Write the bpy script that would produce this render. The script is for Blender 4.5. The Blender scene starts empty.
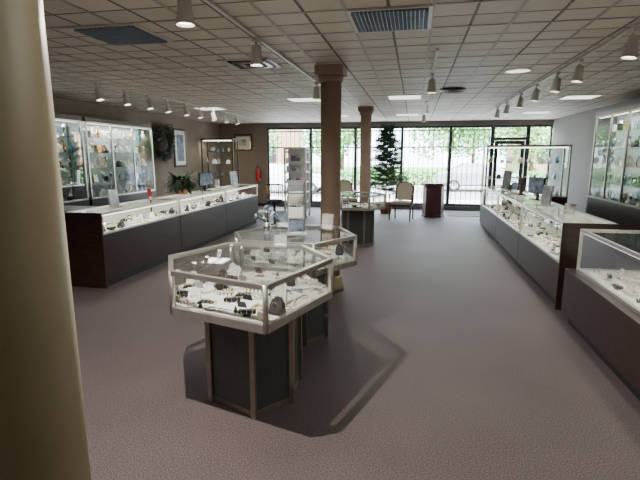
import bpy, bmesh, math, random
from mathutils import Vector, Matrix, Euler
R = random.Random(7)
pi = math.pi
CEIL = 2.70

# ------------------------------------------------------------------ materials
def newmat(name):
    m = bpy.data.materials.new(name); m.use_nodes = True
    nt = m.node_tree; nt.nodes.clear()
    out = nt.nodes.new('ShaderNodeOutputMaterial')
    return m, nt, out

def pmat(name, col, rough=0.5, metal=0.0, var=0.12, scale=12.0, bump=0.0, spec=0.5, emit=None, es=0.0, stretch=None, sheen=0.0):
    m, nt, out = newmat(name)
    p = nt.nodes.new('ShaderNodeBsdfPrincipled')
    tc = nt.nodes.new('ShaderNodeTexCoord')
    mp = nt.nodes.new('ShaderNodeMapping')
    if stretch: mp.inputs['Scale'].default_value = stretch
    nz = nt.nodes.new('ShaderNodeTexNoise'); nz.inputs['Scale'].default_value = scale; nz.inputs['Detail'].default_value = 4
    rp = nt.nodes.new('ShaderNodeValToRGB')
    c = col
    rp.color_ramp.elements[0].position = 0.3; rp.color_ramp.elements[1].position = 0.7
    rp.color_ramp.elements[0].color = (c[0]*(1-var), c[1]*(1-var), c[2]*(1-var), 1)
    rp.color_ramp.elements[1].color = (min(1, c[0]*(1+var)), min(1, c[1]*(1+var)), min(1, c[2]*(1+var)), 1)
    L = nt.links.new
    L(tc.outputs['Object'], mp.inputs['Vector']); L(mp.outputs[0], nz.inputs['Vector'])
    L(nz.outputs['Fac'], rp.inputs['Fac']); L(rp.outputs['Color'], p.inputs['Base Color'])
    p.inputs['Roughness'].default_value = rough; p.inputs['Metallic'].default_value = metal
    p.inputs['Specular IOR Level'].default_value = spec
    if sheen: p.inputs['Sheen Weight'].default_value = sheen
    if emit:
        p.inputs['Emission Color'].default_value = (*emit, 1); p.inputs['Emission Strength'].default_value = es
    if bump:
        b = nt.nodes.new('ShaderNodeBump'); b.inputs['Strength'].default_value = bump; b.inputs['Distance'].default_value = 0.01
        L(nz.outputs['Fac'], b.inputs['Height']); L(b.outputs[0], p.inputs['Normal'])
    L(p.outputs[0], out.inputs[0])
    return m

def glassmat(name, tint=(0.95, 0.98, 0.965), refl=0.05, rough=0.02, mxr=0.42):
    m, nt, out = newmat(name)
    t = nt.nodes.new('ShaderNodeBsdfTransparent'); t.inputs[0].default_value = (*tint, 1)
    g = nt.nodes.new('ShaderNodeBsdfGlossy'); g.inputs['Roughness'].default_value = rough
    lw = nt.nodes.new('ShaderNodeLayerWeight'); lw.inputs['Blend'].default_value = 0.25
    mr = nt.nodes.new('ShaderNodeMapRange')
    mr.inputs['To Min'].default_value = refl; mr.inputs['To Max'].default_value = mxr
    mx = nt.nodes.new('ShaderNodeMixShader')
    L = nt.links.new
    L(lw.outputs['Fresnel'], mr.inputs['Value']); L(mr.outputs[0], mx.inputs[0])
    L(t.outputs[0], mx.inputs[1]); L(g.outputs[0], mx.inputs[2]); L(mx.outputs[0], out.inputs[0])
    return m

def emat(name, col, s):
    m, nt, out = newmat(name)
    e = nt.nodes.new('ShaderNodeEmission'); e.inputs[0].default_value = (*col, 1); e.inputs[1].default_value = s
    nt.links.new(e.outputs[0], out.inputs[0]); return m

def carpetmat():
    m, nt, out = newmat('carpet_mauve')
    L = nt.links.new
    p = nt.nodes.new('ShaderNodeBsdfPrincipled'); tc = nt.nodes.new('ShaderNodeTexCoord')
    n1 = nt.nodes.new('ShaderNodeTexNoise'); n1.inputs['Scale'].default_value = 120; n1.inputs['Detail'].default_value = 3
    n2 = nt.nodes.new('ShaderNodeTexNoise'); n2.inputs['Scale'].default_value = 0.9; n2.inputs['Detail'].default_value = 5
    r1 = nt.nodes.new('ShaderNodeValToRGB')
    r1.color_ramp.elements[0].position = 0.36; r1.color_ramp.elements[0].color = (0.052, 0.038, 0.040, 1)
    r1.color_ramp.elements[1].position = 0.66; r1.color_ramp.elements[1].color = (0.185, 0.142, 0.144, 1)
    r2 = nt.nodes.new('ShaderNodeValToRGB')
    r2.color_ramp.elements[0].position = 0.3; r2.color_ramp.elements[0].color = (0.84, 0.84, 0.84, 1)
    r2.color_ramp.elements[1].position = 0.7; r2.color_ramp.elements[1].color = (1.1, 1.1, 1.1, 1)
    mx = nt.nodes.new('ShaderNodeMix'); mx.data_type = 'RGBA'; mx.blend_type = 'MULTIPLY'; mx.inputs['Factor'].default_value = 1
    for n in (n1, n2): L(tc.outputs['Object'], n.inputs['Vector'])
    L(n1.outputs['Fac'], r1.inputs[0]); L(n2.outputs['Fac'], r2.inputs[0])
    L(r1.outputs[0], mx.inputs['A']); L(r2.outputs[0], mx.inputs['B']); L(mx.outputs['Result'], p.inputs['Base Color'])
    p.inputs['Roughness'].default_value = 0.6; p.inputs['Specular IOR Level'].default_value = 0.4
    p.inputs['Sheen Weight'].default_value = 0.05
    b = nt.nodes.new('ShaderNodeBump'); b.inputs['Strength'].default_value = 0.35; b.inputs['Distance'].default_value = 0.004
    L(n1.outputs['Fac'], b.inputs['Height']); L(b.outputs[0], p.inputs['Normal']); L(p.outputs[0], out.inputs[0])
    return m

def ceilmat():
    m, nt, out = newmat('ceiling_tile')
    L = nt.links.new
    p = nt.nodes.new('ShaderNodeBsdfPrincipled'); tc = nt.nodes.new('ShaderNodeTexCoord')
    mp = nt.nodes.new('ShaderNodeMapping'); mp.inputs['Location'].default_value = (0.52, -3.5, 0)
    br = nt.nodes.new('ShaderNodeTexBrick'); br.offset = 0; br.squash = 1
    br.inputs['Scale'].default_value = 1; br.inputs['Brick Width'].default_value = 0.305; br.inputs['Row Height'].default_value = 0.305
    br.inputs['Mortar Size'].default_value = 0.013; br.inputs['Mortar Smooth'].default_value = 0.3
    br.inputs['Color1'].default_value = (0.74, 0.66, 0.55, 1); br.inputs['Color2'].default_value = (0.64, 0.575, 0.48, 1)
    br.inputs['Mortar'].default_value = (0.11, 0.09, 0.07, 1)
    nz = nt.nodes.new('ShaderNodeTexNoise'); nz.inputs['Scale'].default_value = 60; nz.inputs['Detail'].default_value = 4
    mx = nt.nodes.new('ShaderNodeMix'); mx.data_type = 'RGBA'; mx.blend_type = 'MULTIPLY'; mx.inputs['Factor'].default_value = 0.15
    L(tc.outputs['Object'], mp.inputs[0]); L(mp.outputs[0], br.inputs['Vector']); L(tc.outputs['Object'], nz.inputs['Vector'])
    L(br.outputs['Color'], mx.inputs['A']); L(nz.outputs['Fac'], mx.inputs['B']); L(mx.outputs['Result'], p.inputs['Base Color'])
    b = nt.nodes.new('ShaderNodeBump'); b.inputs['Strength'].default_value = 0.6; b.inputs['Distance'].default_value = 0.01; b.invert = True
    L(br.outputs['Fac'], b.inputs['Height']); L(b.outputs[0], p.inputs['Normal'])
    p.inputs['Roughness'].default_value = 0.6; L(p.outputs[0], out.inputs[0])
    return m

M = {}
M['carpet'] = carpetmat(); M['ceil'] = ceilmat()
M['wall'] = pmat('wall_paint_beige', (0.24, 0.185, 0.135), 0.8, var=0.05, scale=3)
M['wallgrey'] = pmat('wall_paint_grey', (0.19, 0.18, 0.17), 0.8, var=0.05, scale=3)
M['tbar'] = pmat('tbar_metal', (0.40, 0.36, 0.30), 0.5, var=0.05)
M['cream'] = pmat('column_lit_and_base_cream', (0.38, 0.32, 0.195), 0.5, var=0.04, scale=5)  # tan column finish with strong light put into its colour; also base trim
M['tan'] = pmat('column_tan', (0.34, 0.24, 0.18), 0.6, var=0.06, scale=5)
M['wood'] = pmat('dark_cherry_wood', (0.032, 0.016, 0.012), 0.35, var=0.35, scale=6, stretch=(1, 1, 6))
M['wood2'] = pmat('brown_wood', (0.07, 0.037, 0.024), 0.35, var=0.35, scale=6, stretch=(6, 1, 1))
M['kick'] = pmat('toe_kick_black', (0.012, 0.012, 0.013), 0.5)
M['alu'] = pmat('brushed_aluminium', (0.62, 0.60, 0.56), 0.32, metal=0.85, var=0.06, scale=30)
M['alud'] = pmat('bronze_aluminium', (0.34, 0.31, 0.26), 0.38, metal=0.7, var=0.08)
M['wframe'] = pmat('window_frame_dark', (0.05, 0.05, 0.05), 0.4, metal=0.4, var=0.08)
M['ped'] = pmat('pedestal_laminate', (0.075, 0.084, 0.076), 0.45, var=0.12, scale=25)
M['glass'] = glassmat('case_glass')
M['wglass'] = glassmat('window_glass', (0.96, 0.98, 0.97), 0.04)
M['cloth'] = pmat('display_cloth_ivory', (0.80, 0.78, 0.70), 0.8, var=0.05, scale=40)
M['white'] = pmat('white_leatherette', (0.85, 0.85, 0.83), 0.5, var=0.04)
M['black'] = pmat('black_velvet', (0.015, 0.015, 0.018), 0.7)
M['greyc'] = pmat('grey_card', (0.35, 0.36, 0.38), 0.6)
M['backp'] = pmat('showcase_back_pale_blue', (0.50, 0.58, 0.60), 0.35, var=.1, scale=2)
M['gold'] = pmat('gold', (0.85, 0.58, 0.22), 0.2, metal=1.0)
M['silver'] = pmat('silver', (0.85, 0.87, 0.9), 0.15, metal=1.0)
M['blue'] = pmat('teal_box', (0.05, 0.22, 0.30), 0.5)
M['redb'] = pmat('red_enamel', (0.55, 0.02, 0.015), 0.3)
M['burg'] = pmat('burgundy_laminate', (0.07, 0.018, 0.022), 0.4)
M['leafd'] = pmat('leaf_dark', (0.02, 0.065, 0.02), 0.5, var=0.5, scale=20)
M['leafp'] = pmat('pine_needles', (0.035, 0.085, 0.035), 0.6, var=0.5, scale=20)
M['leafw'] = pmat('wreath_leaf', (0.035, 0.05, 0.028), 0.6, var=0.5, scale=20)
M['leafb'] = pmat('tree_leaf', (0.20, 0.38, 0.14), 0.5, var=0.5, scale=3)
M['bark'] = pmat('bark', (0.12, 0.08, 0.05), 0.9, var=0.3, scale=15)
M['terra'] = pmat('terracotta', (0.30, 0.12, 0.06), 0.8)
M['emitw'] = emat('tube_light_white', (1.0, 0.95, 0.86), 6)
M['emitl'] = emat('lamp_face', (1.0, 0.93, 0.8), 14)
M['emitp'] = emat('troffer_diffuser_lit', (1.0, 0.97, 0.9), 2.5)
M['louvre'] = pmat('louvre_sky_tinted_chrome', (0.28, 0.34, 0.42), 0.3, metal=0.5)  # blue sky reflection put into the base colour
M['whitep'] = pmat('white_painted_metal', (0.62, 0.60, 0.56), 0.4, var=0.03)
M['screen'] = pmat('black_plastic', (0.02, 0.02, 0.022), 0.25)
M['uphol'] = pmat('chair_upholstery', (0.50, 0.44, 0.34), 0.85, var=0.2, scale=60)
M['chairw'] = pmat('chair_wood', (0.05, 0.022, 0.014), 0.35)
M['asph'] = pmat('asphalt', (0.26, 0.26, 0.27), 0.9, var=0.15, scale=4)
M['conc'] = pmat('sidewalk_concrete', (0.66, 0.62, 0.61), 0.9, var=0.1, scale=3)
M['grass'] = pmat('grass', (0.16, 0.28, 0.07), 0.9, var=0.3, scale=5)
M['brick'] = pmat('facade_brick', (0.45, 0.24, 0.18), 0.9, var=0.2, scale=8)
M['photo1'] = pmat('print_art', (0.45, 0.45, 0.42), 0.5, var=0.8, scale=7)
M['photo2'] = pmat('print_art_blue', (0.14, 0.18, 0.24), 0.4, var=0.8, scale=12)
M['purple'] = pmat('purple_goods', (0.33, 0.16, 0.30), 0.6, var=0.4, scale=10)
M['carw'] = pmat('car_paint_white', (0.75, 0.76, 0.78), 0.2)
M['cars'] = pmat('car_paint_silver', (0.35, 0.37, 0.40), 0.25, metal=.4)
M['tyre'] = pmat('tyre_rubber', (0.02, 0.02, 0.02), 0.8)
M['gate'] = pmat('security_gate_metal', (0.16, 0.16, 0.16), 0.5, metal=0.3)

# ------------------------------------------------------------------ mesh builder
class MB:
    def __init__(s, name):
        s.name = name; s.bm = bmesh.new(); s.mats = []; s.T = Matrix.Identity(4)
    def mi(s, k):
        if k not in s.mats: s.mats.append(k)
        return s.mats.index(k)
    def faces(s, vs, fs, k, smooth=False):
        i = s.mi(k); bv = [s.bm.verts.new(s.T @ Vector(v)) for v in vs]
        for f in fs:
            try:
                fc = s.bm.faces.new([bv[j] for j in f]); fc.material_index = i; fc.smooth = smooth
            except ValueError: pass
    def box(s, x0, x1, y0, y1, z0, z1, k):
        v = [(x0,y0,z0),(x1,y0,z0),(x1,y1,z0),(x0,y1,z0),(x0,y0,z1),(x1,y0,z1),(x1,y1,z1),(x0,y1,z1)]
        s.faces(v, [(0,3,2,1),(4,5,6,7),(0,1,5,4),(1,2,6,5),(2,3,7,6),(3,0,4,7)], k)
    def prism(s, pts, z0, z1, k, cap=True):
        n = len(pts); v = [(p[0],p[1],z0) for p in pts]+[(p[0],p[1],z1) for p in pts]
        f = [(i,(i+1)%n,n+(i+1)%n,n+i) for i in range(n)]
        if cap: f += [tuple(range(n-1,-1,-1)), tuple(range(n,2*n))]
        s.faces(v, f, k)
    def lathe(s, prof, c, k, seg=20, smooth=True, cap=True):
        v = []; n = len(prof)
        for (r, z) in prof:
            for j in range(seg):
                a = 2*pi*j/seg; v.append((c[0]+r*math.cos(a), c[1]+r*math.sin(a), c[2]+z))
        f = []
        for i in range(n-1):
            for j in range(seg):
                f.append((i*seg+j, i*seg+(j+1)%seg, (i+1)*seg+(j+1)%seg, (i+1)*seg+j))
        if cap:
            f.append(tuple(range(seg-1,-1,-1))); f.append(tuple(range((n-1)*seg, n*seg)))
        s.faces(v, f, k, smooth)
    def tube(s, p0, p1, r, k, seg=8, r1=None):
        p0, p1 = Vector(p0), Vector(p1); d = p1-p0
        if d.length < 1e-6: return
        q = d.to_track_quat('Z', 'Y'); v = []; r1 = r if r1 is None else r1
        for (p, rr) in ((p0, r), (p1, r1)):
            for j in range(seg):
                a = 2*pi*j/seg; v.append(p + q @ Vector((rr*math.cos(a), rr*math.sin(a), 0)))
        f = [(j,(j+1)%seg,seg+(j+1)%seg,seg+j) for j in range(seg)]
        f += [tuple(range(seg-1,-1,-1)), tuple(range(seg,2*seg))]
        s.faces(v, f, k, seg > 6)
    def bar(s, p0, p1, w, h, k):
        p0, p1 = Vector(p0), Vector(p1); d = (p1-p0); L = d.normalized()
        up = Vector((0,0,1)) if abs(L.z) < 0.9 else Vector((0,1,0))
        sd = L.cross(up).normalized()*w/2; u = sd.cross(L).normalized()*h/2
        v = []
        for p in (p0, p1): v += [p-sd-u, p+sd-u, p+sd+u, p-sd+u]
        s.faces(v, [(0,1,2,3),(7,6,5,4),(0,4,5,1),(1,5,6,2),(2,6,7,3),(3,7,4,0)], k)
    def torus(s, c, R0, r, k, ax='Z', seg=16, ss=6):
        v = []
        for i in range(seg):
            a = 2*pi*i/seg
            for j in range(ss):
                b = 2*pi*j/ss; x = (R0+r*math.cos(b))*math.cos(a); y = (R0+r*math.cos(b))*math.sin(a); z = r*math.sin(b)
                if ax == 'Y': x, y, z = x, z, y
                if ax == 'X': x, y, z = z, x, y
                v.append((c[0]+x, c[1]+y, c[2]+z))
        f = [(i*ss+j, ((i+1)%seg)*ss+j, ((i+1)%seg)*ss+(j+1)%ss, i*ss+(j+1)%ss) for i in range(seg) for j in range(ss)]
        s.faces(v, f, k, True)
    def ball(s, c, r, k, sz=1.0, seg=12):
        n = 7; prof = [(max(0.001, r*math.sin(pi*i/n)), -r*sz*math.cos(pi*i/n)) for i in range(n+1)]
        s.lathe(prof, c, k, seg)
    def quad(s, pts, k): s.faces(pts, [tuple(range(len(pts)))], k)
    def done(s, parent=None, bevel=0):
        me = bpy.data.meshes.new(s.name); bmesh.ops.recalc_face_normals(s.bm, faces=s.bm.faces[:])
        s.bm.to_mesh(me); s.bm.free()
        for k in s.mats: me.materials.append(M[k])
        o = bpy.data.objects.new(s.name, me); bpy.context.scene.collection.objects.link(o)
        if bevel:
            b = o.modifiers.new('bevel', 'BEVEL'); b.width = bevel; b.segments = 2; b.limit_method = 'ANGLE'
        if parent: o.parent = parent
        return o

def empty(name):
    e = bpy.data.objects.new(name, None); bpy.context.scene.collection.objects.link(e); return e

def light(kind, name, loc, energy, col=(1,0.93,0.82), parent=None, rot=(0,0,0), size=0.05, sy=None, spot=None, blend=0.5, target=None):
    l = bpy.data.lights.new(name, kind); l.energy = energy; l.color = col
    if kind == 'AREA':
        l.size = size
        if sy: l.shape = 'RECTANGLE'; l.size_y = sy
    elif kind in ('POINT', 'SPOT'): l.shadow_soft_size = size
    if kind == 'SPOT': l.spot_size = math.radians(spot or 90); l.spot_blend = blend
    o = bpy.data.objects.new(name, l); bpy.context.scene.collection.objects.link(o); o.location = loc
    if target is not None:
        o.rotation_euler = (Vector(target)-Vector(loc)).to_track_quat('-Z', 'Y').to_euler()
    else: o.rotation_euler = rot
    if parent: o.parent = parent
    return o

# ------------------------------------------------------------------ room shell
XL, XR, YN, YF = -6.4, 3.9, -2.0, 14.8
b = MB('floor'); b.box(XL-.2, XR+.2, YN-.2, YF+.15, -.12, 0, 'carpet'); b.done()
b = MB('ceiling'); b.box(XL-.2, XR+.2, YN-.2, YF+.3, CEIL, CEIL+.2, 'ceil'); ceil = b.done()
b = MB('ceiling_grid')
x = -0.52 - 0.61*9
while x < XR:
    b.box(x-.012, x+.012, YN, YF, CEIL-.006, CEIL+.001, 'tbar'); x += 0.61
y = 3.5-.61*9
while y < YF:
    b.box(XL, XR, y-.012, y+.012, CEIL-.005, CEIL+.001, 'tbar'); y += 0.61
b.done(ceil)
b = MB('wall_left'); b.box(XL-.15, XL, YN, YF, 0, CEIL, 'wall'); b.done()
b = MB('wall_right'); b.box(XR, XR+.15, YN, YF, 0, CEIL, 'wallgrey'); b.done()
b = MB('wall_near'); b.box(XL-.15, XR+.15, YN-.15, YN, 0, CEIL, 'wall'); b.done()
WX0 = -4.75
b = MB('wall_far'); b.box(XL-.15, WX0, YF, YF+.15, 0, CEIL, 'wall'); b.done()
b = MB('trim_1'); b.box(WX0, XR+.15, YF, YF+.15, 2.55, CEIL, 'wallgrey'); b.done()
b = MB('trim_2'); b.box(WX0, 2.25, YF, YF+.15, 0, .14, 'wallgrey'); b.done()
b = MB('trim_3'); b.box(3.25, XR+.15, YF, YF+.15, 0, .14, 'wallgrey'); b.done()
for nm, a in (('baseboard_left', (XL, XL+.015, YN, YF)), ('baseboard_right', (XR-.015, XR, YN, YF)), ('baseboard_far', (XL+.02, WX0, YF-.015, YF))):
    b = MB(nm); b.box(*a, 0, .1, 'wood'); b.done()

# storefront windows
edges = [WX0, -3.3, -1.85, -.4, 1.05, 2.25]
for i in range(len(edges)-1):
    x0, x1 = edges[i], edges[i+1]
    b = MB('window_%d' % (i+1))
    w = .045
    b.box(x0, x0+w, YF+.03, YF+.12, .14, 2.55, 'wframe'); b.box(x1-w, x1, YF+.03, YF+.12, .14, 2.55, 'wframe')
    b.box(x0+w, x1-w, YF+.03, YF+.12, .14, .2, 'wframe'); b.box(x0+w, x1-w, YF+.03, YF+.12, 2.49, 2.55, 'wframe')
    b.quad([(x0+w, YF+.075, .2), (x1-w, YF+.075, .2), (x1-w, YF+.075, 2.49), (x0+w, YF+.075, 2.49)], 'wglass')
    b.done()
b = MB('window_6')
b.box(3.25, 3.3, YF+.03, YF+.12, .14, 2.55, 'wframe'); b.box(3.85, 3.9, YF+.03, YF+.12, .14, 2.55, 'wframe')
b.box(3.3, 3.85, YF+.03, YF+.12, .14, .2, 'wframe'); b.box(3.3, 3.85, YF+.03, YF+.12, 2.49, 2.55, 'wframe')
b.quad([(3.3, YF+.075, .2), (3.85, YF+.075, .2), (3.85, YF+.075, 2.49), (3.3, YF+.075, 2.49)], 'wglass'); b.done()
b = MB('door_1')
b.box(2.25, 2.31, YF+.03, YF+.12, 0, 2.55, 'wframe'); b.box(3.19, 3.25, YF+.03, YF+.12, 0, 2.55, 'wframe')
b.box(2.31, 3.19, YF+.03, YF+.12, 2.12, 2.2, 'wframe'); b.box(2.31, 3.19, YF+.03, YF+.12, 2.49, 2.55, 'wframe')
for (a0, a1, c0, c1) in ((2.33, 2.43, .01, 2.1), (3.07, 3.17, .01, 2.1)): b.box(a0, a1, YF+.05, YF+.1, c0, c1, 'wframe')
b.box(2.43, 3.07, YF+.05, YF+.1, .01, .2, 'wframe'); b.box(2.43, 3.07, YF+.05, YF+.1, 2.0, 2.1, 'wframe')
b.box(2.43, 3.07, YF+.035, YF+.05, 1.0, 1.04, 'alu')
b.quad([(2.43, YF+.075, .2), (3.07, YF+.075, .2), (3.07, YF+.075, 2.0), (2.43, YF+.075, 2.0)], 'wglass')
b.quad([(2.31, YF+.075, 2.2), (3.19, YF+.075, 2.2), (3.19, YF+.075, 2.49), (2.31, YF+.075, 2.49)], 'wglass'); b.done()
# folding security gate just inside the glass
b = MB('security_gate')
x = WX0+.08
while x < 2.2:
    b.box(x-.009, x+.009, YF-.06, YF-.046, .0, 2.45, 'gate'); x += .145
for z in (.1, 1.92, 2.42): b.box(WX0+.02, 2.22, YF-.064, YF-.042, z-.018, z+.018, 'gate')
for z in (.5, 1.2):
    x = WX0+.08
    while x < 2.0:
        b.bar((x, YF-.04, z), (x+.145, YF-.04, z+.25), .006, .006, 'gate')
        b.bar((x+.145, YF-.04, z), (x, YF-.04, z+.25), .006, .006, 'gate'); x += .145
b.done()

# ------------------------------------------------------------------ columns
def column(x, y, r, k, cap=True):
    b = MB('column')
    b.lathe([(r, 0.0), (r*1.0, .9), (r*.985, CEIL-.002)], (x, y, 0), k, 40)
    if cap:
        b.lathe([(r+.05, 0), (r+.05, .06), (r+.03, .09), (r+.03, .16), (r+.005, .19)], (x, y, 0), 'cream', 40)
        b.lathe([(r, 0), (r+.02, .02), (r+.02, .05), (r+.035, .08)], (x, y, CEIL-.18), k, 40)
        b.box(x-r-.04, x+r+.04, y-r-.04, y+r+.04, CEIL-.1, CEIL-.001, k)
    b.done()
column(-.97, .93, .135, 'cream', False)
column(-1.0, 5.62, .125, 'tan')
column(-1.06, 10.3, .12, 'tan')

# ------------------------------------------------------------------ jewellery
def ring_tray(b, x, y, z, a, rr, k=None):
    T0 = b.T; b.T = T0 @ Matrix.Translation((x, y, z)) @ Matrix.Rotation(a, 4, 'Z')
    k = k or rr.choice(['white', 'white', 'black', 'white', 'cloth', 'greyc'])
    w, d = rr.uniform(.1, .16), rr.uniform(.07, .11)
    b.box(-w/2, w/2, -d/2, d/2, 0, .015, k)
    for i in range(4):
        for j in range(3):
            b.ball((-w/2+w*(i+.5)/4, -d/2+d*(j+.5)/3, .02), .009, rr.choice(['gold', 'silver', 'silver']), seg=6)
    b.T = T0
def bust(b, x, y, z, a, rr, s=1.0):
    T0 = b.T; b.T = T0 @ Matrix.Translation((x, y, z)) @ Matrix.Rotation(a, 4, 'Z') @ Matrix.Scale(s, 4)
    k = rr.choice(['white', 'black', 'white', 'white', 'cloth'])
    pr = [(-.045, 0), (.05, 0), (.045, .03), (.005, .10), (-.008, .135), (-.025, .135), (-.03, .09)]
    n = len(pr); v = []
    for sx in (-1, 1):
        for (yy, zz) in pr:
            ww = .055 if zz < .11 else .022
            v.append((sx*ww, yy, zz))
    f = [(i, (i+1) % n, n+(i+1) % n, n+i) for i in range(n)] + [tuple(range(n)), tuple(range(2*n-1, n-1, -1))]
    b.faces(v, f, k)
    b.torus((0, .035, .07), .03, .003, 'gold' if k != 'white' or rr.random() < .5 else 'silver', 'Y', 12, 4)
    b.T = T0
def cone_ring(b, x, y, z, rr):
    b.lathe([(.02, 0), (.018, .01), (.006, .05)], (x, y, z), rr.choice(['white', 'black', 'cloth']), 8)
    b.torus((x, y, z+.03), .012, .003, rr.choice(['gold', 'silver']), seg=8, ss=4)
def bracelet(b, x, y, z, a, rr):
    T0 = b.T; b.T = T0 @ Matrix.Translation((x, y, z)) @ Matrix.Rotation(a, 4, 'Z')
    k = rr.choice(['white', 'black'])
    b.bar((-.07, 0, .035), (.07, 0, .035), .035, .03, k)
    b.box(-.03, .03, -.025, .025, 0, .02, k)
    for i in range(3): b.torus((-.045+.045*i, 0, .035), .026, .003, rr.choice(['gold', 'silver', 'silver']), 'X', 10, 4)
    b.T = T0
def card(b, x, y, z, a, rr):
    T0 = b.T; b.T = T0 @ Matrix.Translation((x, y, z)) @ Matrix.Rotation(a, 4, 'Z') @ Matrix.Rotation(-.35, 4, 'X')
    w, h = rr.uniform(.05, .09), rr.uniform(.06, .1)
    b.box(-w/2, w/2, -.004, .004, .004, h, rr.choice(['white', 'greyc', 'white', 'black', 'cloth']))
    b.box(-w/4, w/4, -.006, -.004, h*.4, h*.7, rr.choice(['gold', 'silver'])); b.T = T0
def chain(b, x, y, z, rr):
    r0 = rr.uniform(.03, .05)
    b.torus((x, y, z+.003), r0, .0035, rr.choice(['gold', 'black', 'silver']), seg=14, ss=4)
def fill_jewels(b, inside, z, rr, n, a0=0, tall=True, mind=.12, sc=1.0):
    pts = []; tries = 0; B0 = b.T
    while len(pts) < n and tries < n*40:
        tries += 1; p = inside(rr)
        if p is None or any((p[0]-q[0])**2+(p[1]-q[1])**2 < mind**2 for q in pts): continue
        pts.append(p); a = a0+rr.uniform(-.35, .35); t = rr.random()
        b.T = B0 @ Matrix.Translation((p[0], p[1], z)) @ Matrix.Scale(sc, 4)
        if t < .40: ring_tray(b, 0, 0, 0, a, rr)
        elif t < .50 and tall: bust(b, 0, 0, 0, a, rr, rr.uniform(.7, 1.0))
        elif t < .64: bracelet(b, 0, 0, 0, a, rr)
        elif t < .76: card(b, 0, 0, 0, a, rr)
        elif t < .86: cone_ring(b, 0, 0, 0, rr)
        else: chain(b, 0, 0, 0, rr)
    b.T = B0

# ------------------------------------------------------------------ hex cases
def inset(pts, s, c=None):
    cx = sum(p[0] for p in pts)/len(pts) if c is None else c[0]; cy = sum(p[1] for p in pts)/len(pts) if c is None else c[1]
    return [(cx+(p[0]-cx)*s, cy+(p[1]-cy)*s) for p in pts]
def inpoly(p, pts):
    c = False; j = len(pts)-1
    for i in range(len(pts)):
        if (pts[i][1] > p[1]) != (pts[j][1] > p[1]) and p[0] < (pts[j][0]-pts[i][0])*(p[1]-pts[i][1])/(pts[j][1]-pts[i][1])+pts[i][0]: c = not c
        j = i
    return c
def hexcase(pts, ped, seed, zb=.70, zt=.97, n=26):
    root = empty('hexagonal_display_case')
    rr = random.Random(seed)
    b = MB('pedestal')
    b.prism(inset(ped, .97), 0.03, zb-.002, 'ped'); b.prism(inset(ped, .99), 0, .04, 'alud')
    for p in ped: b.box(p[0]-.016, p[0]+.016, p[1]-.016, p[1]+.016, 0, zb-.003, 'alud')
    b.done(root)
    b = MB('frame')
    b.prism(pts, zb, zb+.02, 'alu'); b.prism(inset(pts, .985), zb+.0195, zb+.04, 'cloth')
    N = len(pts)
    for i in range(N):
        p, q = pts[i], pts[(i+1) % N]
        b.bar((p[0], p[1], zb+.02), (q[0], q[1], zb+.02), .03, .05, 'alu')
        b.bar((p[0], p[1], zt-.014), (q[0], q[1], zt-.014), .03, .03, 'alu')
        b.tube((p[0], p[1], zb), (p[0], p[1], zt), .018, 'alu', 8)
    b.done(root)
    b = MB('glass')
    s = inset(pts, .99)
    for i in range(N):
        p, q = s[i], s[(i+1) % N]
        b.quad([(p[0], p[1], zb+.03), (q[0], q[1], zb+.03), (q[0], q[1], zt-.02), (p[0], p[1], zt-.02)], 'glass')
    b.quad([(p[0], p[1], zt-.006) for p in s], 'glass'); b.done(root)
    b = MB('jewelry_displays')
    cx = sum(p[0] for p in pts)/N; cy = sum(p[1] for p in pts)/N
    for i in range(N):
        p, q = pts[i], pts[(i+1) % N]; mxp = ((p[0]+q[0])/2*.62+cx*.38, (p[1]+q[1])/2*.62+cy*.38)
        b.T = Matrix.Translation((*mxp, zb+.04)) @ Matrix.Rotation(math.atan2(q[1]-p[1], q[0]-p[0]), 4, 'Z') @ Matrix.Rotation(.06, 4, 'X')
        b.box(-.17, .17, -.09, .09, -.002, .016, 'white')
    b.T = Matrix.Identity(4)
    sp = inset(pts, .9); xs = [p[0] for p in sp]; ys = [p[1] for p in sp]
    def ins(r):
        p = (r.uniform(min(xs), max(xs)), r.uniform(min(ys), max(ys)))
        return p if inpoly(p, sp) else None
    fill_jewels(b, ins, zb+.045, rr, n, a0=pi, mind=.075, sc=.74); b.done(root)
    return root
hx1 = [(-1.70, 2.98), (-1.47, 2.57), (-.79, 2.37), (-.55, 3.12), (-.86, 3.54), (-1.47, 3.54)]
pd1 = [(-1.36, 3.0), (-1.33, 2.76), (-.96, 2.60), (-.77, 2.85), (-.80, 3.2), (-1.15, 3.28)]
hexcase(hx1, pd1, 3, zb=.69, n=130)
hx2 = [(-1.62, 4.05), (-1.42, 3.66), (-.78, 3.62), (-.50, 4.08), (-.75, 4.60), (-1.35, 4.62)]
pd2 = inset(hx2, .52)
pd2 = [(p[0]+.02, p[1]-.05) for p in pd2]
hexcase(hx2, pd2, 5, n=90)
def reghex(cx, cy, r, a=0): return [(cx+r*math.cos(a+i*pi/3), cy+r*math.sin(a+i*pi/3)) for i in range(6)]
hexcase(reghex(-1.02, 8.7, .5), reghex(-1.02, 8.7, .30), 6, n=40)

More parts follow.
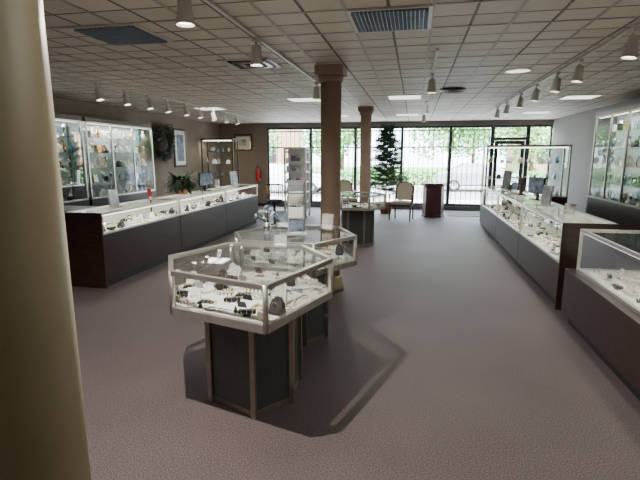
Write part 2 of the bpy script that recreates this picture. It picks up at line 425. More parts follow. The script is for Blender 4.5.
# ------------------------------------------------------------------ counters
def counter(y0, y1, front, dirn, depth=.55, gh=.28, H=.97, seed=1, shelf=False, near_panel=False, woodk='wood', lw=6, ledge=0, sc=.9):
    """front: x of the customer face; dirn=+1 faces +X, -1 faces -X"""
    root = empty('jewelry_display_counter'); rr = random.Random(seed)
    xb = front - dirn*depth
    def X(a, c): return (min(a, c), max(a, c))
    zg = H-gh
    b = MB('base')
    b.box(*X(front-dirn*.05+dirn*ledge, xb), y0+.01, y1-.01, 0, .1, 'kick')
    b.box(*X(front+dirn*ledge, xb), y0, y1+ledge, .1, zg, woodk)
    b.box(*X(xb, xb+dirn*.02), y0, y1, zg, H, woodk)
    if near_panel: b.box(*X(front, xb), y0-.02, y0, 0.0, H, woodk)
    b.done(root, .003)
    b = MB('frame')
    f = front
    b.box(*X(f, f-dirn*.025), y0, y1, zg, zg+.025, 'alu')
    b.box(*X(f, f-dirn*.025), y0, y1, H-.03, H, 'alu')
    for yy in (y0, y1-.022):
        b.box(*X(f, f-dirn*.025), yy, yy+.022, zg+.025, H-.03, 'alu')
        b.box(*X(f-dirn*.025, xb+dirn*.02), yy, yy+.022, H-.03, H, 'alu')
        b.box(*X(f-dirn*.025, xb+dirn*.02), yy, yy+.022, zg, zg+.025, 'alu')
    b.box(*X(xb+dirn*.02, xb+dirn*.1), y0+.022, y1-.022, H-.015, H, 'alu')
    b.box(*X(f-dirn*.028, xb+dirn*.02), y0+.022, y1-.022, zg, zg+.012, 'cloth')
    b.box(*X(f-dirn*.028, f-dirn*.05), y0+.05, y1-.05, H-.045, H-.031, 'emitw')
    b.box(*X(xb+dirn*.022, xb+dirn*.03), y0+.022, y1-.022, zg+.012, H-.02, 'cloth')
    b.done(root)
    b = MB('glass')
    b.quad([(f-dirn*.012, y0+.022, zg+.025), (f-dirn*.012, y1-.022, zg+.025), (f-dirn*.012, y1-.022, H-.03), (f-dirn*.012, y0+.022, H-.03)], 'glass')
    xx = X(f-dirn*.025, xb+dirn*.1)
    b.quad([(xx[0], y0+.022, H-.006), (xx[1], y0+.022, H-.006), (xx[1], y1-.022, H-.006), (xx[0], y1-.022, H-.006)], 'glass')
    if not near_panel:
        b.quad([(f-dirn*.025, y0+.01, zg+.025), (xb+dirn*.02, y0+.01, zg+.025), (xb+dirn*.02, y0+.01, H-.03), (f-dirn*.025, y0+.01, H-.03)], 'glass')
    x2 = X(f-dirn*.2, xb+dirn*.03)
    if shelf: b.box(x2[0], x2[1], y0+.03, y1-.03, zg+gh*.52, zg+gh*.52+.008, 'glass')
    b.done(root)
    b = MB('jewelry_displays')
    x1 = X(f-dirn*.09, xb+dirn*.1)
    fill_jewels(b, lambda r: (r.uniform(*x1), r.uniform(y0+.1, y1-.1)), zg+.012, rr, int((y1-y0)*34/(sc*1.1)), a0=dirn*pi/2, mind=.1*sc, tall=sc > .8, sc=sc)
    if shelf:
        x3 = X(f-dirn*.26, xb+dirn*.1)
        fill_jewels(b, lambda r: (r.uniform(*x3), r.uniform(y0+.1, y1-.1)), zg+gh*.52+.008, rr, int((y1-y0)*16), a0=dirn*pi/2, mind=.095, tall=True, sc=.9)
    b.done(root)
    light('AREA', 'case_tube_light', ((f-dirn*.06), (y0+y1)/2, H-.05), lw, (1, .95, .86), root, rot=(0, dirn*math.radians(25), 0), size=.04, sy=(y1-y0)*.85)
    return root
counter(5.07, 7.04, -3.8, 1, seed=11, near_panel=True)
counter(7.05, 9.0, -3.8, 1, seed=12)
counter(9.01, 11.0, -3.8, 1, seed=13)
counter(5.32, 7.3, 1.58, -1, gh=.45, seed=21, shelf=True, near_panel=True, woodk='wood', lw=7)
counter(7.31, 9.3, 1.58, -1, gh=.45, seed=22, shelf=True, lw=7)
counter(9.31, 11.2, 1.58, -1, gh=.45, seed=23, shelf=True, lw=7)
counter(1.6, 4.9, 1.62, -1, gh=.42, seed=24, depth=.66, lw=8, ledge=.08, sc=.72)

b = MB('wooden_back_counter')
b.box(XL+.45, -4.46, 5.4, 5.9, .08, .92, 'wood'); b.box(XL+.45, -4.5, 5.45, 5.9, 0, .08, 'kick'); b.box(XL+.4, -4.42, 5.36, 5.94, .92, .95, 'wood2')
b.done(bevel=.004)

# ------------------------------------------------------------------ wall showcases
def wallcase(xw, dirn, y0, y1, z0, z1, seed, depth=.38, E=14, fr='alu'):
    root = empty('wall_showcase'); rr = random.Random(seed)
    xf = xw + dirn*depth
    def X(a, c): return (min(a, c), max(a, c))
    b = MB('cabinet')
    b.box(*X(xw+dirn*.002, xf), y0, y1, 0, z0, 'wood'); b.box(*X(xw+dirn*.002, xf), y0, y1, z1, z1+.08, 'wood2')
    b.box(*X(xw+dirn*.002, xw+dirn*.03), y0, y1, z0, z1, 'backp')
    n = max(1, round((y1-y0)/.8))
    for i in range(n+1):
        yy = y0+(y1-y0-.035)*i/n
        b.box(*X(xf, xf-dirn*.03), yy, yy+.035, z0, z1, fr)
    b.box(*X(xf, xf-dirn*.03), y0, y1, z0, z0+.03, fr); b.box(*X(xf, xf-dirn*.03), y0, y1, z1-.03, z1, fr)
    b.box(*X(xf-dirn*.05, xf-dirn*.09), y0+.05, y1-.05, z1-.03, z1-.01, 'emitw')
    b.done(root)
    b = MB('glass')
    b.quad([(xf-dirn*.015, y0, z0), (xf-dirn*.015, y1, z0), (xf-dirn*.015, y1, z1), (xf-dirn*.015, y0, z1)], 'glass')
    for yy in (y0+.003, y1-.003):
        b.quad([(xw+dirn*.03, yy, z0), (xf-dirn*.03, yy, z0), (xf-dirn*.03, yy, z1), (xw+dirn*.03, yy, z1)], 'glass')
    ns = 5
    for i in range(1, ns):
        z = z0+(z1-z0)*i/ns
        b.box(*X(xw+dirn*.03, xf-dirn*.05), y0+.01, y1-.01, z, z+.008, 'glass')
    b.done(root)
    b = MB('giftware')
    for i in range(ns):
        z = z0+(z1-z0)*i/ns+.009 if i else z0
        y = y0+.1
        while y < y1-.1:
            x = xw+dirn*rr.uniform(.12, depth-.13); t = rr.random(); s = rr.uniform(.7, 1.1)
            k = rr.choice(['white', 'silver', 'gold', 'cloth', 'black', 'blue', 'greyc', 'silver'])
            if t < .3: b.lathe([(.03*s, 0), (.05*s, .05*s), (.05*s, .1*s), (.02*s, .15*s), (.025*s, .19*s), (.03*s, .2*s)], (x, y, z), k, 12)
            elif t < .5: b.lathe([(.04*s, 0), (.01*s, .015), (.008*s, .09*s), (.035*s, .12*s), (.04*s, .19*s)], (x, y, z), 'silver', 12)
            elif t < .7: bust(b, x, y, z, -dirn*pi/2, rr, 1.3*s)
            elif t < .85:
                b.torus((x, y, z+.11*s), .09*s, .008, k, 'X', 18, 6); b.lathe([(.085*s, 0), (.085*s, .006)], (x, y, z), k, 12)
            else: b.box(x-.04, x+.04, y-.06*s, y+.06*s, z, z+.14*s, k)
            y += rr.uniform(.11, .19)
    b.done(root)
    light('AREA', 'showcase_light', (xw+dirn*depth*.6, (y0+y1)/2, z1-.04), E, (.92, .97, 1), root, size=.12, sy=(y1-y0)*.85)
wallcase(XL, 1, 5.2, 7.72, .85, 2.3, 31, E=18)
wallcase(XL, 1, 7.8, 10.05, .85, 2.3, 32, E=18)
wallcase(XR, -1, 6.6, 10.3, .85, 2.42, 33, depth=.42, fr='alud', E=18)

def vitrine(name, x0, x1, y0, y1, z0, z1, k, seed, ns=4, E=8):
    root = empty(name); rr = random.Random(seed)
    b = MB('cabinet'); t = .035
    b.box(x0, x1, y0, y1, 0.06, z0, 'wood'); b.box(x0+.03, x1-.03, y0+.03, y1-.02, 0, .06, 'kick')
    for (xx, yy) in ((x0, y0), (x1-t, y0), (x0, y1-t), (x1-t, y1-t)): b.box(xx, xx+t, yy, yy+t, z0, z1, k)
    b.box(x0, x1, y0, y0+t, z1, z1+.05, k); b.box(x0, x1, y1-t, y1, z1, z1+.05, k)
    b.box(x0, x0+t, y0+t, y1-t, z1, z1+.05, k); b.box(x1-t, x1, y0+t, y1-t, z1, z1+.05, k)
    b.box(x0+.06, x1-.06, y0+.05, y0+.08, z1-.02, z1, 'emitw')
    b.done(root)
    b = MB('glass')
    b.quad([(x0, y0+.01, z0), (x1, y0+.01, z0), (x1, y0+.01, z1), (x0, y0+.01, z1)], 'glass')
    b.quad([(x0, y1-.01, z0), (x1, y1-.01, z0), (x1, y1-.01, z1), (x0, y1-.01, z1)], 'glass')
    b.quad([(x0+.01, y0, z0), (x0+.01, y1, z0), (x0+.01, y1, z1), (x0+.01, y0, z1)], 'glass')
    b.quad([(x1-.01, y0, z0), (x1-.01, y1, z0), (x1-.01, y1, z1), (x1-.01, y0, z1)], 'glass')
    b.quad([(x0, y0, z1+.03), (x1, y0, z1+.03), (x1, y1, z1+.03), (x0, y1, z1+.03)], 'glass')
    for i in range(1, ns): 
        z = z0+(z1-z0)*i/ns; b.box(x0+.04, x1-.04, y0+.04, y1-.04, z, z+.008, 'glass')
    b.done(root)
    b = MB('giftware')
    for i in range(ns):
        z = z0+(z1-z0)*i/ns+(.009 if i else 0)
        x = x0+.12
        while x < x1-.1:
            t = rr.random(); y = rr.uniform(y0+.14, y1-.14); s = rr.uniform(.7, 1.0)
            if t < .4: b.lathe([(.03*s, 0), (.055*s, .06*s), (.02*s, .13*s), (.03*s, .16*s)], (x, y, z), rr.choice(['white', 'blue', 'gold', 'silver']), 12)
            elif t < .8: bust(b, x, y, z, pi, rr, 1.1*s)
            else: card(b, x, y, z, 0, rr)
            x += rr.uniform(.15, .26)
    b.done(root)
    light('AREA', 'showcase_light', ((x0+x1)/2, (y0+y1)/2, z1-.03), E, (1, .96, .88), root, size=(x1-x0)*.8, sy=.1)
    return root
vitrine('curio_cabinet', -6.32, -5.3, 13.2, 13.65, .7, 2.12, 'chairw', 41, E=14)
vitrine('tall_glass_showcase', 1.62, 3.42, 11.35, 11.85, .75, 1.86, 'alud', 42, ns=3, E=6)

# ------------------------------------------------------------------ track lights
def track(x, y0, y1, heads, tilt, k='whitep', lit=None, E=70, spot=100):
    root = empty('track_light')
    b = MB('rail'); b.box(x-.014, x+.014, y0, y1, CEIL-.025, CEIL-.0065, k); b.done(root)
    for i, y in enumerate(heads):
        b = MB('lamp_head')
        b.box(x-.02, x+.02, y-.05, y+.05, CEIL-.055, CEIL-.025, 'whitep')
        b.tube((x, y, CEIL-.055), (x, y, CEIL-.11), .01, 'whitep')
        b.T = Matrix.Translation((x, y, CEIL-.15)) @ Matrix.Rotation(tilt, 4, 'Y')
        b.lathe([(.012, .07), (.035, .06), (.042, .03), (.043, -.02), (.052, -.07), (.055, -.1)], (0, 0, 0), 'whitep', 18, cap=False)
        b.lathe([(.001, 0), (.048, 0)], (0, 0, -.085), 'emitl', 18, cap=False)
        b.done(root)
        if lit and lit[i]:
            loc = Vector((x, y, CEIL-.15)) + Matrix.Rotation(tilt, 3, 'Y') @ Vector((0, 0, -.11))
            d = Matrix.Rotation(tilt, 3, 'Y') @ Vector((0, 0, -1))
            light('SPOT', 'track_spot', loc, E[i] if isinstance(E, (list, tuple)) else E, (1, .93, .84), root, size=.01, spot=spot, blend=.5, target=loc+d)
track(-1.38, 1.0, 10.0, [2.05, 2.75, 4.05, 6.6, 7.9], 0, lit=[1, 1, 1, 1, 1], E=[330, 12, 20, 50, 60], spot=150)
track(-4.45, 5.2, 12.6, [6.1, 6.75, 7.4, 8.0, 8.7, 9.3, 10.0, 10.7, 11.4], math.radians(-12), lit=[1, 0, 1, 0, 1, 0, 1, 0, 0], E=32)
track(1.68, 2.5, 11.5, [3.3, 4.35, 5.6, 6.4, 7.4, 8.4, 9.6, 10.6], math.radians(8), lit=[1, 1, 0, 1, 0, 1, 1, 0], E=36)
track(.18, 4.85, 12.2, [6.2, 9.2, 11.5], 0, lit=[0, 0, 0])

# ------------------------------------------------------------------ troffers etc.
def troffer(x, y, lit, E=18):
    b = MB('ceiling_troffer'); z = CEIL-.012
    w = .61
    for a in ((x, x+w, y, y+.03), (x, x+w, y+w-.03, y+w), (x, x+.03, y+.03, y+w-.03), (x+w-.03, x+w, y+.03, y+w-.03)):
        b.box(*a, z, CEIL-.001, 'whitep')
    if lit: b.box(x+.03, x+w-.03, y+.03, y+w-.03, z+.004, CEIL-.002, 'emitp')
    else:
        b.box(x+.03, x+w-.03, y+.03, y+w-.03, CEIL-.004, CEIL-.0005, 'louvre')
        for i in range(1, 18):
            b.box(x+.03+i*.0305-.002, x+.03+i*.0305+.002, y+.03, y+w-.03, z-.012, CEIL-.004, 'louvre')
            b.box(x+.03, x+w-.03, y+.03+i*.0305-.002, y+.03+i*.0305+.002, z-.012, CEIL-.004, 'louvre')
    o = b.done()
    if lit: light('AREA', 'troffer_light', (x+w/2, y+w/2, z-.01), E, (1, .96, .9), o, size=.5)
gx = lambda i: -.52+.61*i
gy = lambda j: 3.5+.61*j
troffer(gx(0), gy(0), False); troffer(gx(-4)+.16, gy(0), False)
for (i, j) in ((-3, 8), (0, 8), (5, 9), (0, 14), (-7, 10), (-3, 14), (5, 14)): troffer(gx(i), gy(j), True, 7)
for (i, j) in ((-4, -4), (0, -4), (4, -4), (-8, -1), (4, -7), (-4, -8)): troffer(gx(i), gy(j), True, 4)  # unseen troffers outside the view, added for soft fill light
b = MB('recessed_downlight'); b.lathe([(.17, -.012), (.15, -.016), (.13, 0)], (1.2, 6.3, CEIL-.001), 'whitep', 28, cap=False); b.lathe([(.001, 0), (.14, 0)], (1.2, 6.3, CEIL-.008), 'emitp', 28, cap=False); b.done()
b = MB('round_air_vent'); 
for r0 in (.2, .15, .1, .05): b.lathe([(r0, -.001), (r0, -.02), (r0-.02, -.035), (r0-.03, -.02)], (.55, 7.8, CEIL), 'screen', 28, cap=False)
b.done()
b = MB('square_air_diffuser')
for k_, s_ in enumerate((.29, .21, .13, .06)):
    z = CEIL-.01-.004*k_
    c = (-1.85, 5.25)
    for a in ((c[0]-s_, c[0]+s_, c[1]-s_, c[1]-s_+.05), (c[0]-s_, c[0]+s_, c[1]+s_-.05, c[1]+s_), (c[0]-s_, c[0]-s_+.05, c[1]-s_, c[1]+s_), (c[0]+s_-.05, c[0]+s_, c[1]-s_, c[1]+s_)):
        b.box(*a, z, z+.009, 'whitep' if k_ % 2 == 0 else 'screen')
b.done()

# ------------------------------------------------------------------ plants
def leaf_strip(b, base, az, L, droop, w, k, n=5, rise=.6, zmin=0):
    pts = []
    for i in range(n+1):
        t = i/n; r = L*t*(1-.15*t); z = L*(rise*t-droop*t*t)
        pts.append((base[0]+r*math.cos(az), base[1]+r*math.sin(az), max(zmin, base[2]+z), w*(math.sin(pi*min(1, .15+.85*t))+.05)))
    px, py = -math.sin(az), math.cos(az); v = []
    for p in pts: v += [(p[0]-px*p[3], p[1]-py*p[3], p[2]), (p[0]+px*p[3], p[1]+py*p[3], p[2])]
    b.faces(v, [(2*i, 2*i+1, 2*i+3, 2*i+2) for i in range(n)], k, True)
def fern(x, y, z, s, seed, name='potted_fern'):
    rr = random.Random(seed); b = MB(name)
    b.lathe([(.08*s, 0), (.11*s, .13*s), (.12*s, .15*s), (.11*s, .15*s), (.09*s, .12*s)], (x, y, z), 'terra', 16)
    for i in range(200): leaf_strip(b, (x, y, z+.14*s), rr.uniform(0, 2*pi), rr.uniform(.18, .38)*s, rr.uniform(.4, 1.1), .03*s, 'leafd', rise=rr.uniform(.3, 1.2), zmin=z+.02)
    b.done()
fern(-4.2, 7.9, .972, 1.15, 1)
fern(-5.6, 5.65, .952, .8, 2)
# wreath
b = MB('evergreen_wreath'); rr = random.Random(4)
c = (XL+.1, 11.0, 2.0); b.torus(c, .34, .06, 'leafw', 'X', 32, 8)
for i in range(1500):
    a = rr.uniform(0, 2*pi); r = .35+rr.gauss(0, .06); p = Vector((c[0]+rr.uniform(0, .08), c[1]+r*math.cos(a), c[2]+r*math.sin(a)))
    d = Vector((rr.uniform(0, .5), rr.uniform(-1, 1), rr.uniform(-1, 1))).normalized()*.09; sd = d.cross(Vector((1, .3, .2))).normalized()*.02
    b.quad([p-sd, p+sd, p+d+sd*.3, p+d-sd*.3], rr.choice(['leafw', 'leafd', 'leafw', 'bark']))
b.tube((XL+.002, 11.0, 2.33), (XL+.1, 11.0, 2.33), .008, 'screen')
b.done()
# pine
b = MB('potted_norfolk_pine'); rr = random.Random(8); px, py = -.78, 13.6
b.lathe([(.15, 0), (.2, .3), (.22, .33), (.2, .33), (.17, .28)], (px, py, 0), 'terra', 20)
b.tube((px, py, .25), (px, py, 2.5), .025, 'bark', 8, .006)
z = .72
while z < 2.46:
    L = .66*(1-(z-.7)/2.0)+.08
    nb = 8
    for i in range(nb):
        az = i*2*pi/nb+z*5+rr.uniform(-.3, .3); dx, dy = math.cos(az), math.sin(az); Lk = L*rr.uniform(.7, 1.15); zz = z+rr.uniform(-.05, .05)
        up = rr.uniform(-.15, .3)
        e = Vector((px+dx*Lk, py+dy*Lk, zz+Lk*up)); s0 = Vector((px, py, zz)); b.tube(s0, e, .008, 'bark', 5, .003)
        for t in range(14):
            tt = .1+.9*t/13; q = s0.lerp(e, tt)
            for u in range(7):
                ph = rr.uniform(0, 2*pi)
                d = (Vector((-dy, dx, 0))*math.cos(ph)+Vector((0, 0, 1))*math.sin(ph)+Vector((dx, dy, 0))*.8).normalized()*rr.uniform(.07, .13)
                sd = d.cross(Vector((rr.uniform(-1, 1), rr.uniform(-1, 1), rr.uniform(-1, 1)))).normalized()*.009
                b.quad([q-sd, q+sd, q+d], 'leafp')
    z += .095
b.done()

# ------------------------------------------------------------------ pictures / extinguisher
b = MB('framed_picture'); b.box(XL, XL+.03, 11.7, 12.35, 1.35, 2.4, 'chairw'); b.box(XL+.03, XL+.034, 11.75, 12.3, 1.41, 2.34, 'white'); b.box(XL+.034, XL+.037, 11.83, 12.22, 1.52, 2.23, 'photo2'); b.done()
b = MB('framed_picture'); b.box(-5.88, -5.25, YF-.03, YF, 1.82, 2.36, 'chairw'); b.box(-5.84, -5.29, YF-.034, YF-.03, 1.86, 2.32, 'gold'); b.box(-5.8, -5.33, YF-.037, YF-.034, 1.9, 2.28, 'white'); b.box(-5.7, -5.43, YF-.04, YF-.037, 1.99, 2.19, 'photo1'); b.done()
b = MB('fire_extinguisher'); c = (-5.05, YF-.1, .85)
b.lathe([(.07, 0), (.075, .02), (.075, .32), (.05, .38), (.02, .4), (.02, .43)], c, 'redb', 20)
b.box(c[0]-.015, c[0]+.015, c[1]-.09, c[1]+.02, c[2]+.43, c[2]+.45, 'screen'); b.bar((c[0], c[1]-.1, c[2]+.49), (c[0], c[1]+.01, c[2]+.45), .02, .012, 'screen')
b.tube((c[0]+.02, c[1], c[2]+.42), (c[0]+.1, c[1]-.02, c[2]+.35), .01, 'screen'); b.tube((c[0]+.1, c[1]-.02, c[2]+.35), (c[0]+.09, c[1]-.02, c[2]+.08), .01, 'screen', 8, .018)
b.box(c[0]-.03, c[0]+.03, c[1]+.07, c[1]+.1, c[2]+.1, c[2]+.4, 'alu'); b.done()

# ------------------------------------------------------------------ chair, pedestal, rack
def chair(x, y, rot):
    b = MB('upholstered_armchair'); b.T = Matrix.Translation((x, y, 0)) @ Matrix.Rotation(rot, 4, 'Z')
    w = .27
    for sx in (-1, 1):
        b.tube((sx*w, -.25, 0), (sx*w, -.25, .42), .016, 'chairw', 8, .025)
        b.bar((sx*.24, .27, 0), (sx*.24, .22, .45), .035, .035, 'chairw'); b.bar((sx*.24, .22, .45), (sx*.23, .33, 1.0), .035, .035, 'chairw')
        b.tube((sx*w, -.2, .42), (sx*(w+.03), -.16, .66), .016, 'chairw')
        b.bar((sx*(w+.03), -.22, .67), (sx*.245, .25, .68), .045, .025, 'chairw')
        b.box(sx*w-.018, sx*w+.018, -.25, .24, .37, .43, 'chairw')
    b.box(-w, w, -.275, -.24, .37, .43, 'chairw'); b.box(-w, w, .2, .24, .37, .43, 'chairw')
    b.prism([(-.25, -.26), (.25, -.26), (.27, -.1), (.23, .22), (-.23, .22), (-.27, -.1)], .43, .49, 'uphol')
    T0 = b.T; b.T = T0 @ Matrix.Translation((0, .22, .52)) @ Matrix.Rotation(-.2, 4, 'X')
    pr = [(-.19, 0), (.19, 0), (.21, .3), (.15, .42), (0, .46), (-.15, .42), (-.21, .3)]
    n = len(pr); v = [(p[0], -.03, p[1]) for p in pr]+[(p[0], .02, p[1]) for p in pr]
    b.faces(v, [(i, (i+1) % n, n+(i+1) % n, n+i) for i in range(n)]+[tuple(range(n)), tuple(range(2*n-1, n-1, -1))], 'uphol')
    for i in range(n):
        p, q = pr[i], pr[(i+1) % n]; b.tube((p[0]*1.06, 0, p[1]*1.03), (q[0]*1.06, 0, q[1]*1.03), .02, 'chairw')
    b.done(bevel=.006)
chair(-.28, 12.3, -.2); chair(-1.85, 12.9, .35)
b = MB('burgundy_pedestal_stand')
b.lathe([(.31, 0), (.31, .05), (.29, .06), (.29, .84), (.33, .86), (.33, .9), (.32, .91)], (.55, 13.2, 0), 'burg', 8, smooth=False); b.lathe([(.32, 0), (.32, .015)], (.55, 13.2, .911), 'screen', 8, smooth=False); b.done()
b = MB('white_display_rack'); rr = random.Random(5); x0, x1, y0, y1 = -3.46, -2.88, 12.3, 12.75
for (xx, yy) in ((x0, y0), (x1, y0), (x0, y1), (x1, y1)): b.tube((xx, yy, 0), (xx, yy, 1.87), .03, 'white')
b.box(x0, x1, y1-.02, y1, .1, 1.85, 'white')
for i in range(7):
    z = .12+i*.27; b.box(x0, x1, y0, y1, z, z+.05, 'white'); 
    if i < 6:
        for j in range(4): b.box(x0+.04+j*.13, x0+.14+j*.13, y0+.04, y0+.2, z+.05, z+.12+rr.uniform(0, .08), rr.choice(['purple', 'white', 'greyc', 'purple', 'blue']))
b.box(x0-.02, x1+.02, y0-.02, y1+.02, 1.83, 1.87, 'white'); b.done()
b = MB('black_swivel_stool'); c = (-3.25, 10.6)
b.lathe([(.24, 0), (.24, .02), (.03, .05), (.03, .55)], (*c, 0), 'screen', 18); b.lathe([(.18, 0), (.21, .02), (.2, .07), (.05, .09)], (*c, .56), 'black', 18)
for i in range(9):
    a = math.radians(20+i*17.5); b.tube((c[0]+.19*math.cos(a), c[1]+.19*math.sin(a), .6), (c[0]+.21*math.cos(a), c[1]+.21*math.sin(a), .98), .008, 'gold')
    if i: a2 = math.radians(20+(i-1)*17.5); b.tube((c[0]+.21*math.cos(a), c[1]+.21*math.sin(a), .98), (c[0]+.21*math.cos(a2), c[1]+.21*math.sin(a2), .98), .02, 'black')
b.done()

# ------------------------------------------------------------------ counter-top items
Z = .9705
def mirror(x, y, z, rot, h=.42, w=.13):
    b = MB('countertop_mirror'); b.T = Matrix.Translation((x, y, z)) @ Matrix.Rotation(rot, 4, 'Z')
    b.box(-w/2, w/2, -.05, .05, 0, .015, 'silver'); b.T = b.T @ Matrix.Rotation(-.12, 4, 'X')
    b.box(-w/2, w/2, -.008, .008, .012, h, 'alu'); b.box(-w/2+.01, w/2-.01, -.011, -.008, .03, h-.012, 'silver'); b.done()
def cardholder(x, y, z, rot, k='photo2', w=.14, h=.2):
    b = MB('acrylic_sign_holder'); b.T = Matrix.Translation((x, y, z)) @ Matrix.Rotation(rot, 4, 'Z')
    b.box(-w/2, w/2, -.04, .04, 0, .006, 'glass'); b.T = b.T @ Matrix.Rotation(-.15, 4, 'X'); b.box(-w/2, w/2, -.002, .002, .008, h, k); b.box(-w/2+.01, w/2-.01, -.004, -.0022, .02, h*.35, 'white'); b.done()
def monitor(x, y, z, rot):
    b = MB('computer_monitor'); b.T = Matrix.Translation((x, y, z)) @ Matrix.Rotation(rot, 4, 'Z')
    b.box(-.1, .1, -.07, .07, 0, .015, 'screen'); b.box(-.02, .02, .0, .03, .015, .14, 'screen'); b.box(-.2, .2, -.03, 0, .1, .36, 'screen'); b.box(-.19, .19, -.033, -.03, .12, .35, 'photo2'); b.done()
b = MB('acrylic_brochure_tower'); b.T = Matrix.Translation((-1.03, 4.02, Z)) @ Matrix.Rotation(.25, 4, 'Z')
b.box(-.09, .09, -.09, .09, 0, .012, 'alu')
for sx in (-1, 1): b.bar((sx*.07, .05, .01), (sx*.07, .05, .5), .012, .012, 'alu')
for i in range(4):
    z = .03+i*.12; b.box(-.065, .065, -.01, .0, z, z+.1, ['photo2', 'white', 'photo1', 'greyc'][i]); b.box(-.07, .07, -.02, .045, z-.006, z, 'glass'); b.quad([(-.07, -.02, z), (.07, -.02, z), (.07, -.02, z+.06), (-.07, -.02, z+.06)], 'glass')
b.done()
cardholder(-1.24, 4.3, Z, .1, 'photo2', .14, .18); cardholder(-.8, 4.3, Z, -.3, 'photo1', .12, .16)
b = MB('vase_of_white_flowers'); rr = random.Random(3); c = (-1.3, 4.0, Z)
b.lathe([(.03, 0), (.042, .04), (.035, .09), (.025, .1), (.03, .11)], c, 'silver', 14)
for i in range(34):
    a = rr.uniform(0, 2*pi); r = rr.uniform(.02, .11); e = (c[0]+r*math.cos(a), c[1]+r*math.sin(a), c[2]+.25-r*.8+rr.uniform(-.03, .03))
    b.tube((c[0], c[1], c[2]+.1), e, .002, 'leafd', 4); b.ball(e, .011, rr.choice(['white', 'greyc', 'blue', 'greyc']), seg=7)
b.done()
cardholder(-1.0, 3.4, Z, 0, 'greyc', .1, .1)
mirror(-3.98, 5.6, Z, 1.3, .26, .16); cardholder(-4.05, 6.6, Z, 1.2, 'redb', .07, .2); cardholder(-4.1, 9.3, Z, 1.2, 'photo1')
monitor(-4.15, 8.8, Z, 1.3); mirror(-4.0, 10.0, Z, 1.2, .35, .22)
monitor(1.95, 8.0, Z, -1.2); mirror(1.8, 6.9, Z, -1.2, .3, .2); cardholder(1.85, 9.3, Z, -1.1); mirror(1.85, 10.1, Z, -1.0, .4, .22); cardholder(1.9, 6.2, Z, -1.0, 'photo1', .16, .12)
def figurine(x, y, z, s, k):
    b = MB('bronze_figurine'); b.lathe([(.05, 0), (.05, .02), (.03, .03), (.035, .1), (.02, .16), (.03, .2), (.025, .24), (.01, .26)], (x, y, z), k, 14)
    b.ball((x, y, z+.285), .028, k); b.tube((x, y, z+.22), (x+.07, y, z+.16), .012, k); b.tube((x, y, z+.22), (x-.06, y-.02, z+.28), .012, k); b.done()
figurine(1.9, 8.9, Z, 1, 'chairw'); figurine(1.95, 10.7, Z, 1, 'gold')
fern(1.92, 9.75, .972, .5, 14)

b = MB('door_mat'); b.box(1.0, 2.2, 13.3, 14.3, 0, .012, 'black'); b.done(bevel=.004)
b = MB('wooden_back_counter'); b.box(3.0, 3.46, 4.0, 6.4, .08, .95, 'wood'); b.box(3.04, 3.46, 4.0, 6.4, 0, .08, 'kick'); b.box(2.97, 3.48, 3.97, 6.43, .95, .98, 'wood2'); b.done(bevel=.004)

# ------------------------------------------------------------------ outside
b = MB('ground_outside'); b.box(-40, 40, YF+.16, 19.0, -.2, -.06, 'conc'); b.box(-40, 40, 19.0, 27, -.3, -.16, 'asph'); b.box(-40, 40, 27, 29, -.2, -.06, 'conc'); b.box(-40, 40, 29, 70, -.2, -.05, 'grass'); b.done()
def tree(x, y, h, r, seed):
    rr = random.Random(seed); b = MB('street_tree')
    b.tube((x, y, -.1), (x+.1, y, h*.55), .16, 'bark', 10, .1)
    for i in range(7):
        a = rr.uniform(0, 2*pi); b.tube((x+.07, y, h*.4+rr.uniform(0, .8)), (x+r*.6*math.cos(a), y+r*.6*math.sin(a), h*.75), .07, 'bark', 6, .02)
    cl = [(x+rr.gauss(0, r*.45), y+rr.gauss(0, r*.3), h*.72+rr.gauss(0, r*.35), r*rr.uniform(.35, .6)) for _ in range(14)]
    for i in range(3200):
        c = rr.choice(cl); d = Vector((rr.gauss(0, 1), rr.gauss(0, 1), rr.gauss(0, 1))).normalized()*c[3]*rr.uniform(.75, 1.05); p = Vector(c[:3])+d
        u = Vector((rr.uniform(-1, 1), rr.uniform(-1, 1), rr.uniform(-1, 1))).normalized()*.13; v = u.cross(d).normalized()*.09
        b.quad([p-u, p-v, p+u, p+v], 'leafb')
    b.done()
tree(2.2, 32, 4.9, 2.3, 1); tree(7.5, 33, 5.2, 2.6, 2); tree(-5.0, 32.5, 5.0, 2.2, 3); tree(-12, 33, 5, 2.5, 4); tree(4.4, 38, 6.2, 3.0, 7)
b = MB('boxwood_hedge'); rr = random.Random(12)
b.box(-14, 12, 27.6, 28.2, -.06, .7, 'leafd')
for i in range(5000):
    p = Vector((rr.uniform(-14, 12), rr.choice([27.58, 27.6, 28.1]), rr.uniform(0.05, .8))); u = Vector((rr.uniform(-1, 1), rr.uniform(-.4, .4), rr.uniform(-1, 1)))*.08; v = u.cross(Vector((0.2, 1, 0.1)))*.7
    b.quad([p-u, p-v, p+u, p+v], 'leafb')
b.done()
b = MB('building_across_street')
b.box(-22, -12, 42, 50, -.05, 4.5, 'brick'); b.box(-22.2, -11.8, 41.8, 50.2, 4.5, 4.8, 'whitep')
for i in range(4): b.box(-21+i*2.3, -19.5+i*2.3, 41.95, 42.05, 1, 2.8, 'screen')
b.box(9, 24, 42, 50, -.05, 4.2, 'brick'); b.box(8.8, 24.2, 41.8, 50.2, 4.2, 4.6, 'whitep')
for i in range(6): b.box(10+i*2.3, 11.5+i*2.3, 41.95, 42.05, 1, 2.8, 'screen')
b.done()
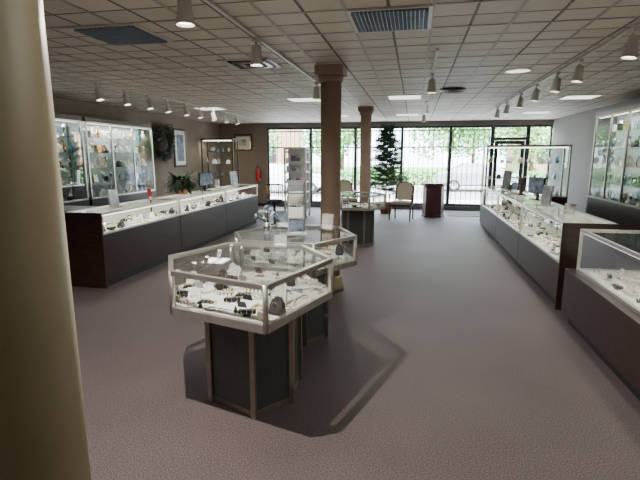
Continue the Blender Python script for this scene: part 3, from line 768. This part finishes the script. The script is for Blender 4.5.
def car(x, y, k):
    b = MB('parked_car'); b.T = Matrix.Translation((x, y, -.16))
    pr = [(-2.2, .35), (2.2, .35), (2.25, .7), (2.1, .85), (1.2, .95), (.6, 1.4), (-.9, 1.43), (-1.6, 1.0), (-2.15, .92), (-2.25, .65)]
    n = len(pr); v = [(p[0], -.85+(.14 if p[1] > 1.1 else 0), p[1]) for p in pr]+[(p[0], .85-(.14 if p[1] > 1.1 else 0), p[1]) for p in pr]
    b.faces(v, [(i, (i+1) % n, n+(i+1) % n, n+i) for i in range(n)]+[tuple(range(n)), tuple(range(2*n-1, n-1, -1))], k)
    b.faces([(-1.35, -.84, .98), (1.0, -.84, .98), (.55, -.73, 1.34), (-.85, -.73, 1.36)], [(0, 1, 2, 3)], 'screen')
    for wx in (-1.4, 1.4):
        for wy in (-.86, .68):
            T0 = b.T; b.T = T0 @ Matrix.Translation((wx, wy, .33)) @ Matrix.Rotation(-pi/2, 4, 'X'); b.lathe([(.2, 0), (.33, .01), (.33, .18), (.2, .19)], (0, 0, 0), 'tyre', 20); b.lathe([(.05, -.01), (.19, -.005)], (0, 0, 0), 'silver', 16, cap=False); b.T = T0
    b.done(bevel=.04)
car(-6.2, 22.3, 'carw'); car(3.4, 25.3, 'cars')

# ------------------------------------------------------------------ world & sun
w = bpy.data.worlds.new('World'); bpy.context.scene.world = w; w.use_nodes = True
nt = w.node_tree; bg = nt.nodes['Background']; bg.inputs[1].default_value = 1.0
sk = nt.nodes.new('ShaderNodeTexSky'); sk.sky_type = 'HOSEK_WILKIE'; sk.turbidity = 4; sk.ground_albedo = .4
sk.sun_direction = Vector((.3, -.5, .8)).normalized()
mx = nt.nodes.new('ShaderNodeMix'); mx.data_type = 'RGBA'; mx.inputs['Factor'].default_value = .8
mx.inputs['B'].default_value = (16, 19, 22, 1)
nt.links.new(sk.outputs[0], mx.inputs['A']); nt.links.new(mx.outputs['Result'], bg.inputs[0])
sun = bpy.data.lights.new('sun', 'SUN'); sun.energy = 45; sun.angle = .01; sun.color = (1, .96, .92)
so = bpy.data.objects.new('sun', sun); bpy.context.scene.collection.objects.link(so)
so.rotation_euler = Vector((-.3, .5, -.8)).to_track_quat('-Z', 'Y').to_euler()

# ------------------------------------------------------------------ camera
cam = bpy.data.cameras.new('camera'); co = bpy.data.objects.new('camera', cam); bpy.context.scene.collection.objects.link(co)
cam.lens = 26.0; cam.sensor_width = 36; cam.clip_start = .05; cam.clip_end = 300
co.location = (0, 0, 1.68); co.rotation_euler = Euler((math.radians(90-10.4), 0, math.radians(11.4)), 'XYZ')
bpy.context.scene.camera = co
